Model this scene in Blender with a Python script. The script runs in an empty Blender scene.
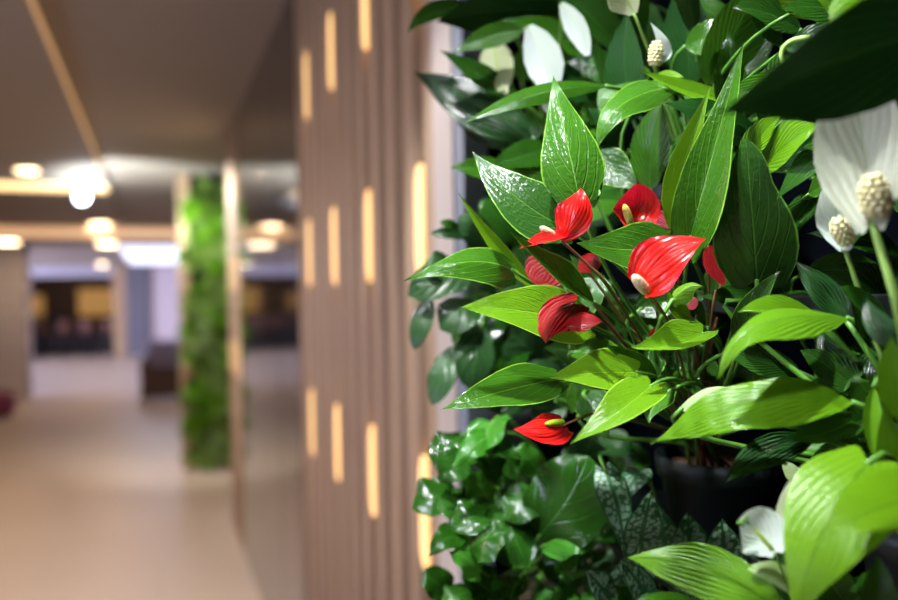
import bpy, bmesh, math, random
from mathutils import Vector, Matrix
from math import sin, cos, pi, radians as RD, tan, sqrt, exp
rnd = random.Random(7)
S = bpy.context.scene
COL = S.collection
F = 800.0
# ------------------------------------------------------------------ camera
CAM = Vector((0, 0, 1.5))
RM = Matrix.Rotation(-RD(20.15), 3, 'Z') @ Matrix.Rotation(RD(90 - .55), 3, 'X') @ Matrix.Rotation(RD(-.9), 3, 'Z')
CR, CU, CB = RM @ Vector((1, 0, 0)), RM @ Vector((0, 1, 0)), RM @ Vector((0, 0, 1))
cd = bpy.data.cameras.new('camera'); cam = bpy.data.objects.new('camera', cd); COL.objects.link(cam)
cam.location = CAM; cam.rotation_euler = RM.to_euler()
cd.sensor_width = 36; cd.lens = F * 36 / 898; cd.clip_start = .02; cd.clip_end = 80
cd.dof.use_dof = True; cd.dof.focus_distance = .60; cd.dof.aperture_fstop = 2.6
S.camera = cam
def P(px, py, d):
    return CAM + d * ((px - 449) / F * CR + (300 - py) / F * CU - CB)
def onx(px, py, X):                                  # point of the plane x = X that is seen at a place of the photo
    v = P(px, py, 1) - CAM
    return CAM + v * (X / v.x)

# ------------------------------------------------------------------ node helper / materials
class NT:
    def __init__(s, name):
        s.m = bpy.data.materials.new(name); s.m.use_nodes = True
        s.t = s.m.node_tree; s.t.nodes.clear()
        s.out = s.t.nodes.new('ShaderNodeOutputMaterial')
    def n(s, kind, ins=None, **kw):
        nd = s.t.nodes.new('ShaderNode' + kind)
        for k, v in kw.items(): setattr(nd, k, v)
        for k, v in (ins or {}).items():
            if isinstance(v, bpy.types.NodeSocket): s.t.links.new(v, nd.inputs[k])
            else: nd.inputs[k].default_value = v
        return nd
    def math(s, op, a, b=0.0, c=0.0, clamp=False):
        nd = s.n('Math', {0: a, 1: b, 2: c}, operation=op); nd.use_clamp = clamp
        return nd.outputs[0]
    def step(s, a, lo, hi):
        nd = s.n('MapRange', {0: a, 1: lo, 2: hi}); nd.interpolation_type = 'SMOOTHSTEP'
        return nd.outputs[0]
    def mix(s, f, a, b):
        nd = s.t.nodes.new('ShaderNodeMix'); nd.data_type = 'RGBA'
        for k, v in ((0, f), (6, a), (7, b)):
            if isinstance(v, bpy.types.NodeSocket): s.t.links.new(v, nd.inputs[k])
            else: nd.inputs[k].default_value = v
        return nd.outputs[2]
def c4(c): return (c[0], c[1], c[2], 1)

def plain(name, col, rough=.5, metal=0, emit=None, es=1, noise=0, nscale=20, bump=0, coat=0, spec=.5):
    t = NT(name)
    b = t.n('BsdfPrincipled', {'Roughness': rough, 'Metallic': metal, 'Coat Weight': coat, 'Specular IOR Level': spec})
    co = t.n('TexCoord')
    nz = t.n('TexNoise', {'Vector': co.outputs['Object'], 'Scale': nscale, 'Detail': 5.0})
    dark = tuple(x * (1 - noise) for x in col)
    c = t.mix(nz.outputs[0], c4(dark), c4(tuple(min(1, x * (1 + noise)) for x in col)))
    t.t.links.new(c, b.inputs['Base Color'])
    if bump:
        bp = t.n('Bump', {'Height': nz.outputs[0], 'Strength': bump, 'Distance': .003})
        t.t.links.new(bp.outputs[0], b.inputs['Normal'])
    if emit:
        b.inputs['Emission Color'].default_value = c4(emit); b.inputs['Emission Strength'].default_value = es
    t.t.links.new(b.outputs[0], t.out.inputs[0])
    return t.m

def leafmat(name, c, cb=None, vein=(.2, .4, .06), edge=None, nv=9, kv=5.0, pw=1.0, rough=.3, trans=.25, vstr=.35,
            bump=.35, mottle=.25, silver=None, ridge=0.0, tint=None, var=.25, spec=.5, midw=.035, vw=.82):
    """blade: midrib, side veins, rim, mottling; UV u = across, v = along"""
    t = NT(name)
    uv = t.n('UVMap'); sp = t.n('SeparateXYZ', {0: uv.outputs[0]})
    u, v = sp.outputs[0], sp.outputs[1]
    su = t.math('MULTIPLY', t.math('ABSOLUTE', t.math('SUBTRACT', u, .5)), 2.0)
    oi = t.n('ObjectInfo'); rn = oi.outputs['Random']
    co = t.n('TexCoord')
    nz = t.n('TexNoise', {'Vector': co.outputs['Object'], 'Scale': 60.0, 'Detail': 3.0}).outputs[0]
    nb = t.n('TexNoise', {'Vector': co.outputs['Object'], 'Scale': 18.0, 'Detail': 2.0}).outputs[0]
    ph = t.math('SUBTRACT', t.math('MULTIPLY', v, float(nv)), t.math('MULTIPLY', t.math('POWER', su, pw), kv))
    ph = t.math('ADD', ph, t.math('MULTIPLY', nb, .7))
    wv = t.math('SINE', t.math('MULTIPLY', ph, 2 * pi))
    line = t.math('MULTIPLY', t.step(wv, vw, 1.0), t.step(su, 1.0, .75))
    mid = t.step(su, midw, midw * .3)
    vm = t.math('MAXIMUM', t.math('MULTIPLY', line, vstr), mid)
    base = t.mix(t.math('MULTIPLY', nz, mottle * 2), c4(c), c4(tuple(x * .55 for x in c)))
    cl = c4(tuple(min(1, x * 1.5 + .01) for x in c))
    base = t.mix(t.math('MULTIPLY', rn, var * 2), base, cl)
    if tint: base = t.mix(t.step(nb, .45, .7), base, c4(tint))
    if silver:
        vo = t.n('TexVoronoi', {'Vector': co.outputs['Object'], 'Scale': 240.0})
        f = t.math('MULTIPLY', t.step(t.math('ADD', vo.outputs[0], t.math('MULTIPLY', nb, .5)), .95, .6),
                   t.math('MULTIPLY', t.step(su, .06, .2), t.step(su, .93, .8)))
        base = t.mix(t.math('MULTIPLY', f, .6), base, c4(silver))
    base = t.mix(vm, base, c4(vein))
    if edge: base = t.mix(t.step(su, .935, .975), base, c4(edge))
    geo = t.n('NewGeometry')
    under = c4(cb) if cb else c4(tuple(min(1, x * 1.25 + .02) for x in c))
    under = t.mix(t.math('MULTIPLY', vm, .6), under, c4(vein))
    colr = t.mix(geo.outputs['Backfacing'], base, under)
    rgh = t.math('ADD', rough, t.math('MULTIPLY', geo.outputs['Backfacing'], .2))
    h = t.math('ADD', t.math('MULTIPLY', line, -.8), t.math('MULTIPLY', mid, -1.2))
    h = t.math('ADD', h, t.math('MULTIPLY', nz, .5))
    if ridge: h = t.math('ADD', h, t.math('MULTIPLY', wv, ridge))
    bp = t.n('Bump', {'Height': h, 'Strength': bump, 'Distance': .002})
    b = t.n('BsdfPrincipled', {'Base Color': colr, 'Roughness': rgh, 'Normal': bp.outputs[0], 'Specular IOR Level': spec})
    hs = t.n('HueSaturation', {'Hue': .492, 'Saturation': 1.0, 'Value': 1.5, 'Color': colr})
    sc = t.n('TexNoise', {'Vector': co.outputs['Object'], 'Scale': 330.0, 'Detail': 2.0}).outputs[0]
    t.t.links.new(t.math('ADD', h, t.math('MULTIPLY', sc, .8)), bp.inputs['Height'])
    tr = t.n('BsdfTranslucent', {'Color': hs.outputs[0], 'Normal': bp.outputs[0]})
    mx = t.n('MixShader', {0: trans, 1: b.outputs[0], 2: tr.outputs[0]})
    t.t.links.new(mx.outputs[0], t.out.inputs[0])
    return t.m

M = {}
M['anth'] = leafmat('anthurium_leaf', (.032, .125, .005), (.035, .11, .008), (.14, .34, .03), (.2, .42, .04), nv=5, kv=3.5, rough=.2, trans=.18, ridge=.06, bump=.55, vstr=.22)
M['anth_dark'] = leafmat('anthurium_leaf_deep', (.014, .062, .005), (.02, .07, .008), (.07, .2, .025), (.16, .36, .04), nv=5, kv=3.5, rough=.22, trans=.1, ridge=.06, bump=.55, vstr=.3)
M['anth_light'] = leafmat('anthurium_leaf_young', (.12, .29, .006), (.12, .27, .010), (.2, .42, .03), (.34, .58, .06), nv=6, kv=3.5, rough=.26, trans=.25, vstr=.15, ridge=.05, bump=.5)
M['lily'] = leafmat('peace_lily_leaf', (.017, .075, .005), (.024, .075, .008), (.05, .18, .025), None, nv=10, kv=6, pw=.7, rough=.17, trans=.15, ridge=.5, bump=.5)
M['lily_mid'] = leafmat('peace_lily_leaf_mid', (.032, .12, .005), (.034, .11, .008), (.07, .26, .03), None, nv=10, kv=6, pw=.7, rough=.2, trans=.22, ridge=.4, bump=.4)
M['lily_light'] = leafmat('peace_lily_leaf_young', (.11, .28, .006), (.12, .27, .010), (.07, .2, .01), None, nv=9, kv=6, pw=.7, rough=.22, trans=.22, ridge=.35, vstr=.3, bump=.45)
M['lily_lime'] = leafmat('peace_lily_leaf_lime', (.15, .34, .006), (.13, .3, .010), (.07, .2, .006), None, nv=7, kv=6, pw=.7, rough=.33, trans=.25, ridge=.1, vstr=.6, bump=.4, spec=.35, vw=.5)
M['lily_ribbed'] = leafmat('peace_lily_leaf_ribbed', (.13, .33, .008), (.12, .3, .02), (.06, .2, .01), None, nv=1.5, kv=5.5, pw=.9, spec=1.0, rough=.27, trans=.2, ridge=1.6, vstr=.5, bump=.9)
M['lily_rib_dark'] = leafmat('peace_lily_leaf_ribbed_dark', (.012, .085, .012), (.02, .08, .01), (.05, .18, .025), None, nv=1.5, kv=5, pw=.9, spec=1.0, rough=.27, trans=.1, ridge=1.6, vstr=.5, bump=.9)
M['far_leaf'] = leafmat('distant_leaf', (.16, .26, .04), (.12, .22, .04), (.1, .26, .05), None, nv=5, kv=5, rough=.2, trans=.1, ridge=.5, bump=.5, spec=.9)
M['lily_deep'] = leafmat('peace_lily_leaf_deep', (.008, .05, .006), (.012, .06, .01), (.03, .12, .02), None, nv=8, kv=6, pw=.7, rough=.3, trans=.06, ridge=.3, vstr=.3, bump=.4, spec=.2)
M['lily_pale'] = leafmat('peace_lily_leaf_pale', (.42, .55, .28), (.42, .55, .3), (.5, .62, .3), None, nv=8, kv=6, pw=.7, rough=.4, trans=.3, ridge=.3, tint=(.24, .42, .1))
M['round'] = leafmat('round_leaf', (.014, .07, .004), (.02, .07, .008), (.04, .15, .02), None, nv=4, kv=2, rough=.13, trans=.12, ridge=.2, vstr=.2)
M['round_light'] = leafmat('round_leaf_young', (.035, .18, .012), (.05, .17, .02), (.12, .36, .05), None, nv=4, kv=2, rough=.22, trans=.2, ridge=.2, vstr=.2)
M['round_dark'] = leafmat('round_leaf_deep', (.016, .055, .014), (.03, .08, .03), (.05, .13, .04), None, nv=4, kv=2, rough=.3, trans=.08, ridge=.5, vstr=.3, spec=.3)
M['silver'] = leafmat('silver_leaf', (.018, .10, .03), (.05, .15, .07), (.03, .16, .05), (.03, .16, .05), nv=5, kv=3, rough=.38, trans=.1, silver=(.42, .62, .48), vstr=.1)
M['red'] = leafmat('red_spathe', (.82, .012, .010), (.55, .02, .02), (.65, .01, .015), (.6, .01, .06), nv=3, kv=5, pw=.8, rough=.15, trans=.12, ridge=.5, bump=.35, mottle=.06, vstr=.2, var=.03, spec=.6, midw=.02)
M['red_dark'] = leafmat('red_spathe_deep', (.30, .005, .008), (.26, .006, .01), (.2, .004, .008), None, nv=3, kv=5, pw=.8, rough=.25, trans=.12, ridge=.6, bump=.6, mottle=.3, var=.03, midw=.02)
M['pink'] = leafmat('pink_spathe', (.5, .06, .10), (.45, .08, .12), (.6, .2, .2), None, nv=3, kv=5, pw=.8, rough=.35, trans=.15, ridge=.6, bump=.6, mottle=.3, var=.03)
M['white'] = leafmat('white_spathe', (.66, .74, .73), (.6, .68, .63), (.46, .62, .36), None, nv=5, kv=5, pw=.8, rough=.38, trans=.35, ridge=.5, bump=.4, mottle=.06, vstr=.25, var=.02)
M['white_shaded'] = leafmat('shaded_white_spathe', (.46, .48, .40), (.42, .45, .36), (.36, .42, .26), None, nv=5, kv=5, pw=.8, rough=.45, trans=.3, ridge=.5, bump=.4, mottle=.1, vstr=.3, var=.02)  # darker copy of the white spathe, with shade put into its colour
M['white_green'] = leafmat('white_spathe_green', (.60, .66, .42), (.60, .64, .40), (.40, .55, .16), None, nv=5, kv=5, pw=.8, rough=.45, trans=.35, ridge=.5, bump=.4, mottle=.1, vstr=.3, var=.02, midw=.1)
M['stem'] = plain('green_stem', (.09, .25, .03), .4, noise=.3, nscale=40)
M['stem_dark'] = plain('dark_green_stem', (.04, .12, .02), .4, noise=.3, nscale=40)
M['stem_light'] = plain('light_green_stem', (.28, .48, .1), .4, noise=.2, nscale=40)
M['stem_brown'] = plain('brown_stem', (.16, .07, .03), .35, noise=.3, nscale=60)
M['spadix'] = plain('cream_spadix', (.72, .66, .38), .6, noise=.15, nscale=300)
M['spadix_pink'] = plain('pink_cream_spadix', (.85, .55, .36), .55, noise=.25, nscale=500, bump=.6)
M['spadix_yellow'] = plain('yellow_spadix', (.75, .55, .12), .55, noise=.2, nscale=500, bump=.6)
M['spadix_green'] = plain('green_spadix', (.42, .6, .02), .5, noise=.15, nscale=500, bump=.5)
M['pot'] = plain('black_pot', (.008, .012, .013), .45, noise=.2, spec=.25)
M['soil'] = plain('soil', (.13, .06, .03), .95, noise=.85, nscale=160, bump=1)
M['backing'] = plain('dark_backing', (.003, .004, .006), .95, noise=.3, spec=.0)
M['frame'] = plain('grey_metal_frame', (.30, .36, .46), .4, metal=.3, noise=.05)
M['ceil'] = plain('ceiling_paint', (.30, .245, .195), .8, noise=.02, nscale=3)
M['led'] = plain('warm_led', (1, .8, .5), .5, emit=(1, .56, .24), es=.42)
M['lamp_warm'] = plain('lamp_warm', (1, .8, .5), .5, emit=(1, .72, .42), es=6)
M['lamp_far'] = plain('lamp_warm_far', (1, .8, .5), .5, emit=(1, .76, .46), es=14)
M['lamp_cool'] = plain('lamp_cool', (1, 1, 1), .5, emit=(.85, .93, 1), es=14)
M['sky'] = plain('daylight_panel', (1, 1, 1), .5, emit=(.72, .76, 1), es=1.7)
M['window'] = plain('window_daylight', (1, 1, 1), .5, emit=(.62, .70, 1), es=9)
M['slot'] = plain('slot_glow', (1, .8, .5), .5, emit=(1, .54, .12), es=1.2)
M['black'] = plain('black_metal', (.015, .015, .016), .4, noise=.1)
M['grey'] = plain('grey_cladding', (.14, .13, .15), .6, noise=.1)
M['far_wall'] = plain('far_wall_paint', (.42, .38, .40), .8, noise=.03)
M['curtain'] = plain('pale_curtain', (.68, .56, .56), .9, noise=.05)
M['side_wall'] = plain('side_wall_paint', (.40, .34, .29), .8, noise=.03)
M['bar_dark'] = plain('bar_dark_wood', (.02, .014, .012), .35, noise=.3)
M['stool_seat'] = plain('brown_leather', (.14, .05, .03), .5, noise=.15)
M['amber'] = plain('amber_lit_panel', (.8, .5, .2), .5, emit=(1, .52, .14), es=.3)
M['lavender'] = plain('lavender_fabric', (.30, .27, .40), .9, noise=.15)
M['brown_fabric'] = plain('brown_fabric', (.13, .075, .06), .8, noise=.15)
M['pink_fabric'] = plain('pink_fabric', (.25, .05, .10), .8, noise=.15)
M['bottle'] = plain('bottle_glass', (.05, .06, .05), .1, noise=.1)

def woodmat(name, c, rough=.45, sx=30):
    t = NT(name); co = t.n('TexCoord')
    mp = t.n('Mapping', {'Vector': co.outputs['Object'], 'Scale': (sx, sx, 1.2)})
    nz = t.n('TexNoise', {'Vector': mp.outputs[0], 'Scale': 3.0, 'Detail': 6.0, 'Distortion': .6})
    c_ = t.mix(nz.outputs[0], c4(tuple(x * .72 for x in c)), c4(tuple(x * 1.25 for x in c)))
    b = t.n('BsdfPrincipled', {'Base Color': c_, 'Roughness': rough})
    t.t.links.new(b.outputs[0], t.out.inputs[0]); return t.m
M['slat'] = woodmat('slat_wood', (.47, .32, .21), .5)
M['edge_wood'] = woodmat('pale_edge_wood', (.6, .52, .47), .5)
M['slat_back'] = woodmat('slat_groove_wood', (.09, .065, .055), .6)
M['pier'] = woodmat('pier_wood', (.42, .27, .15), .5)
M['gloss'] = plain('glossy_dark_panel', (.012, .009, .008), .06, noise=.05, coat=.2, spec=.7)
def floormat():
    t = NT('floor_tiles'); co = t.n('TexCoord')
    br = t.n('TexBrick', {'Vector': co.outputs['Object'], 'Color1': (.55, .43, .34, 1), 'Color2': (.58, .46, .36, 1), 'Mortar': (.45, .35, .27, 1),
             'Scale': 1.0, 'Mortar Size': .004, 'Brick Width': 1.2, 'Row Height': .6})
    nz = t.n('TexNoise', {'Vector': co.outputs['Object'], 'Scale': 2.5, 'Detail': 4.0})
    c = t.mix(t.math('MULTIPLY', nz.outputs[0], .35), br.outputs[0], (.46, .35, .26, 1))
    b = t.n('BsdfPrincipled', {'Base Color': c, 'Roughness': .38})
    t.t.links.new(b.outputs[0], t.out.inputs[0]); return t.m
M['floor'] = floormat()
def tilemat():
    t = NT('grey_wall_tiles'); co = t.n('TexCoord')
    mp = t.n('Mapping', {'Vector': co.outputs['Object'], 'Rotation': (RD(90), 0, 0)})
    br = t.n('TexBrick', {'Vector': mp.outputs[0], 'Color1': (.55, .5, .52, 1), 'Color2': (.62, .56, .58, 1), 'Mortar': (.3, .27, .28, 1),
             'Scale': 1.0, 'Mortar Size': .02, 'Brick Width': 1.2, 'Row Height': .2})
    b = t.n('BsdfPrincipled', {'Base Color': br.outputs[0], 'Roughness': .6})
    t.t.links.new(b.outputs[0], t.out.inputs[0]); return t.m
M['tiles'] = tilemat()
M['bar_wall'] = plain('bar_wall_brown', (.16, .10, .07), .7, noise=.2, nscale=3)

# ------------------------------------------------------------------ object helpers
def mk(name, verts, faces, mat, parent=None, uvs=None, smooth=True, mats=None, fm=None):
    me = bpy.data.meshes.new(name); me.from_pydata([tuple(v) for v in verts], [], faces)
    for m in (mats or [mat]): me.materials.append(m)
    if fm: me.polygons.foreach_set('material_index', fm)
    if smooth: me.polygons.foreach_set('use_smooth', [True] * len(faces))
    if uvs:
        l = me.uv_layers.new(name='UVMap')
        for p in me.polygons:
            for li in p.loop_indices: l.data[li].uv = uvs[me.loops[li].vertex_index]
    me.update()
    o = bpy.data.objects.new(name, me); COL.objects.link(o)
    if parent:
        o.parent = parent; o.matrix_parent_inverse = Matrix.Translation(-parent.location)
    return o
def tag(o, label, cat, group=None, kind=None):
    o['label'] = label; o['category'] = cat
    if group: o['group'] = group
    if kind: o['kind'] = kind
    return o
def thing(name, loc, label, cat, group=None):
    o = bpy.data.objects.new(name, None); COL.objects.link(o); o.location = loc; o.empty_display_size = .05
    return tag(o, label, cat, group)
def boxg(a, b):
    x0, y0, z0 = a; x1, y1, z1 = b
    v = [(x, y, z) for x in (x0, x1) for y in (y0, y1) for z in (z0, z1)]
    f = [(0, 1, 3, 2), (4, 6, 7, 5), (0, 4, 5, 1), (2, 3, 7, 6), (0, 2, 6, 4), (1, 5, 7, 3)]
    return v, f
def box(name, a, b, mat, parent=None, bevel=0, kind=None):
    v, f = boxg(a, b)
    o = mk(name, v, f, mat, parent, smooth=False)
    if bevel:
        md = o.modifiers.new('b', 'BEVEL'); md.width = bevel; md.segments = 2
    if kind: o['kind'] = kind
    return o
def merge(lst):
    V, Fc = [], []
    for v, f in lst:
        n = len(V); V += list(v); Fc += [tuple(i + n for i in q) for q in f]
    return V, Fc
def latheg(c, prof, n=24, axis=Vector((0, 0, 1))):
    """prof: (r, h) along axis"""
    q = Vector((0, 0, 1)).rotation_difference(axis.normalized()); c = Vector(c)
    V, Fc = [], []
    for r, h in prof:
        for k in range(n):
            a = 2 * pi * k / n; V.append(c + q @ Vector((r * cos(a), r * sin(a), h)))
    for i in range(len(prof) - 1):
        for k in range(n):
            Fc.append((i * n + k, i * n + (k + 1) % n, (i + 1) * n + (k + 1) % n, (i + 1) * n + k))
    Fc.append(tuple(range(n))[::-1]); Fc.append(tuple(range((len(prof) - 1) * n, len(prof) * n)))
    return V, Fc
def lathe(name, c, prof, mat, parent=None, n=24, axis=Vector((0, 0, 1))):
    v, f = latheg(c, prof, n, axis); return mk(name, v, f, mat, parent)
def bez(p0, p1, p2, p3, n):
    return [(1 - t) ** 3 * p0 + 3 * (1 - t) ** 2 * t * p1 + 3 * (1 - t) * t * t * p2 + t ** 3 * p3 for t in [i / n for i in range(n + 1)]]
def tubeg(pts, r0, r1, n=7):
    V, Fc = [], []; L = len(pts); up = Vector((.3, .2, 1)).normalized()
    for i, p in enumerate(pts):
        T = (pts[min(i + 1, L - 1)] - pts[max(i - 1, 0)]).normalized()
        a = T.cross(up);
        if a.length < .05: a = T.cross(Vector((1, 0, 0)))
        a.normalize(); b = T.cross(a); r = r0 + (r1 - r0) * i / (L - 1)
        for k in range(n): V.append(p + r * (cos(2 * pi * k / n) * a + sin(2 * pi * k / n) * b))
    for i in range(L - 1):
        for k in range(n): Fc.append((i * n + k, i * n + (k + 1) % n, (i + 1) * n + (k + 1) % n, (i + 1) * n + k))
    Fc.append(tuple(range(n))[::-1]); Fc.append(tuple(range((L - 1) * n, L * n)))
    return V, Fc
def tube(name, pts, r0, r1, mat, parent=None, n=7):
    v, f = tubeg(pts, r0, r1, n); return mk(name, v, f, mat, parent)

# ------------------------------------------------------------------ the leaf
PROF = {'anth': [(0, .62), (.06, .84), (.15, .98), (.25, 1), (.4, .9), (.6, .62), (.8, .3), (.92, .1), (1, .0)],
        'lily': [(0, .06), (.06, .4), (.15, .68), (.3, .93), (.45, 1), (.6, .88), (.75, .6), (.88, .27), (.95, .09), (1, .0)],
        'lance': [(0, .05), (.1, .5), (.25, .88), (.4, 1), (.55, .88), (.75, .5), (.9, .17), (1, .0)],
        'round': [(0, .35), (.08, .66), (.2, .9), (.4, 1), (.6, .95), (.78, .75), (.9, .48), (.97, .22), (1, .0)],
        'heart': [(0, .75), (.08, .93), (.2, 1), (.35, .95), (.55, .72), (.75, .42), (.9, .16), (1, .0)],
        'arch': [(0, .1), (.1, .62), (.25, 1), (.4, .95), (.55, .68), (.7, .45), (.85, .28), (.95, .12), (1, 0)],
        'waist': [(0, .78), (.08, .93), (.2, 1), (.33, .98), (.45, .86), (.57, .66), (.66, .52), (.76, .46), (.86, .36), (.94, .2), (1, 0)],
        'bud': [(0, .25), (.15, .7), (.35, 1), (.55, .95), (.75, .65), (.9, .3), (1, .0)]}
LOBE = {'anth': .13, 'waist': .10, 'heart': .26, 'round': .10}
def prof(kind, t):
    L = PROF[kind]
    for (a, x), (b, y) in zip(L, L[1:]):
        if t <= b:
            s = (t - a) / (b - a); return x + (y - x) * s
    return 0
def bladeg(p0, p1, p2, width, roll, fold, kind, curl=0, twist=0, wav=0, nu=12, nv=22, asym=0, V=None, seed=0, rip=0, ribs=0):
    """p0 attach, p1 control, p2 tip; roll > 0 turns the upper face up"""
    r = random.Random(seed); ph = r.random() * 6; lobe = LOBE.get(kind, 0)
    V = V or ((p0 + p2) / 2 - CAM).normalized()
    verts, faces, uvs = [], [], []
    sgn = None; L = (p2 - p0).length
    for i in range(nv + 1):
        t = i / nv; ts = t ** 1.15 if kind in ('anth', 'heart', 'round') else t
        p = (1 - ts) ** 2 * p0 + 2 * ts * (1 - ts) * p1 + ts * ts * p2
        T = (2 * (1 - ts) * (p1 - p0) + 2 * ts * (p2 - p1)).normalized()
        W = T.cross(V)
        if W.length < .05: W = T.cross(CU)
        W.normalize(); N = T.cross(W).normalized()
        if sgn is None:
            sgn = 1 if (T.cross(N)).dot(CU + .3 * CR) > 0 else -1
        a = RD(roll + twist * (t - .5)) * sgn
        W, N = W * cos(a) + T.cross(W) * sin(a), N * cos(a) + T.cross(N) * sin(a)
        hw = width / 2 * prof(kind, ts)
        for j in range(nu + 1):
            s = -1 + 2 * j / nu; s_ = s
            h = hw * (1 + asym * s)
            fa = RD(fold)
            q = p + W * (s_ * h * cos(fa)) + N * (abs(s) * h * sin(fa) + curl * s * s * hw)
            if lobe: q = q - T * (lobe * L * 1.9 * abs(s) * (1 - abs(s) ** 3.5) * max(0, 1 - ts / .45) ** 1.5)
            if wav: q = q + N * (wav * s * s * width * .5 * sin(ph + t * 13 + (1.7 if s > 0 else 0)))
            if ribs: q = q + N * ribs * cos(2 * pi * 5.5 * abs(s) ** .9) * min(1, hw / (width * .25)) * min(1, abs(s) * 6)
            if rip: q = q + N * rip * width * .5 * sin(9 * abs(s) * (1 - t * .5)) * (1 - t) * min(1, abs(s) * 3)
            verts.append(q); uvs.append((s * .5 + .5, t))
    for i in range(nv):
        for j in range(nu):
            a = i * (nu + 1) + j
            faces.append((a, a + nu + 1, a + nu + 2, a + 1))
    return verts, faces, uvs
cnt = [0]
def leaf(root, crown, base, tip, wpx, bend=(0, 0, 0), roll=15, fold=10, kind='anth', mat='anth', pet=True, stemmat='stem', curl=0,
         twist=0, wav=.03, asym=0, nu=12, nv=22, pr=.0016, name='leaf', sag=.02, ribs=0):
    if ribs: nu, nv = 56, 30
    cnt[0] += 1
    p0, p2 = P(*base), P(*tip)
    m = ((base[0] + tip[0]) / 2 + bend[0] * 2, (base[1] + tip[1]) / 2 + bend[1] * 2, (base[2] + tip[2]) / 2 + bend[2] * 2)
    p1 = P(*m)
    w = wpx * (base[2] + tip[2]) / 2 / F / max(.3, cos(RD(roll)))
    v, f, uv = bladeg(p0, p1, p2, w, roll, fold, kind, curl, twist, wav, nu, nv, asym, seed=cnt[0], ribs=ribs)
    o = mk(name, v, f, M[mat], root, uv)
    if pet and crown is not None:
        T = (p1 - p0).normalized()
        L = (p0 - crown).length
        a = p0 + T * .0008
        pts = bez(a, p0 - T * L * .3 + Vector((0, 0, -sag * .3)), crown + Vector((-.03, 0, .3)) * L, crown, 12)
        pv, pf = tubeg(pts, pr, pr * 1.4)
        sub('petiole', pv, pf, M[stemmat], o)
    return o

def spadixg(a, b, r, knobs=0, curve=None):
    L = (b - a).length; ax = (b - a).normalized()
    pr = [(r * .55, 0), (r * .9, L * .1), (r, L * .3), (r * .97, L * .6), (r * .8, L * .82), (r * .45, L * .95), (r * .1, L)]
    parts = [latheg(a, pr, 14, ax)]
    if knobs:
        q = Vector((0, 0, 1)).rotation_difference(ax); kr = r * .29
        rows = max(4, int(L / (kr * 1.75)))
        for i in range(rows):
            t = (i + .5) / rows; rr = r * 1.02 * (1 - max(0, t - .6) ** 2 * 4.2) * min(1, .6 + t * 2)
            n = max(4, int(2 * pi * rr / (kr * 2.1)))
            for k in range(n):
                an = 2 * pi * (k + .5 * (i % 2)) / n
                c = a + q @ Vector((rr * cos(an), rr * sin(an), t * L))
                nrm = (q @ Vector((cos(an), sin(an), .2 + max(0, t - .7) * 2))).normalized()
                parts.append(latheg(c, [(kr, -kr * .3), (kr, kr * .25), (kr * .75, kr * .7), (kr * .3, kr * .95)], 7, nrm))
    return merge(parts)
def flower(root, crown, base, tip, wpx, sp0, sp1, sr, mat, smat, kind='heart', bend=(0, 0, 0), roll=0, fold=0, curl=0, twist=0,
           stem='stem_brown', knobs=0, rip=.04, asym=0, extra=None, ctrl=None, spath_wav=.02, label=None, sr_px=1.6, lab=None, way=None):
    """stem mesh (the part) with spathe and spadix as its sub-parts"""
    cnt[0] += 1
    p0, p2 = P(*base), P(*tip)
    m = P((base[0] + tip[0]) / 2 + bend[0] * 2, (base[1] + tip[1]) / 2 + bend[1] * 2, (base[2] + tip[2]) / 2 + bend[2] * 2)
    w = wpx * (base[2] + tip[2]) / 2 / F / max(.3, cos(RD(roll)))
    end = P(*way) if way else None
    r = sr_px * base[2] / F
    if end is not None:
        pts = bez(p0, p0.lerp(end, .35), p0.lerp(end, .7), end, 6)[:-1] + bez(end, end + (end - p0) * .3, crown + Vector((-.02, 0, .04)), crown, 8)
    else:
        pts = bez(p0, p0.lerp(crown, .3) + Vector((0, 0, .015)), p0.lerp(crown, .7), crown, 12)
    st = tube('flower_stem', pts, r * .8, r * 1.2, M[stem], root)
    if lab: st['label'] = lab
    v, f, uv = bladeg(p0, m, p2, w, roll, fold, kind, curl, twist, spath_wav, 18, 26, asym, seed=cnt[0], rip=rip)
    if extra:
        b2, t2, w2, bd, r2, f2, k2 = extra
        q0, q2 = P(*b2), P(*t2)
        mm = P((b2[0] + t2[0]) / 2 + bd[0] * 2, (b2[1] + t2[1]) / 2 + bd[1] * 2, (b2[2] + t2[2]) / 2 + bd[2] * 2)
        v2, f2_, uv2 = bladeg(q0, mm, q2, w2 * b2[2] / F / max(.3, cos(RD(r2))), r2, f2, k2, 0, 0, .02, 14, 20, 0, seed=cnt[0] + 50, rip=rip)
        n = len(v); v = v + v2; f = f + [tuple(i + n for i in q) for q in f2_]; uv = uv + uv2
    sub('spathe', v, f, M[mat], st, uv)
    if sp0:
        v, f = spadixg(P(*sp0), P(*sp1), sr * sp0[2] / F, knobs)
        sub('spadix', v, f, M[smat], st)
    return st
def sub(name, v, f, mat, parent, uv=None):
    o = mk(name, v, f, mat, None, uv); o.parent = parent; return o
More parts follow.
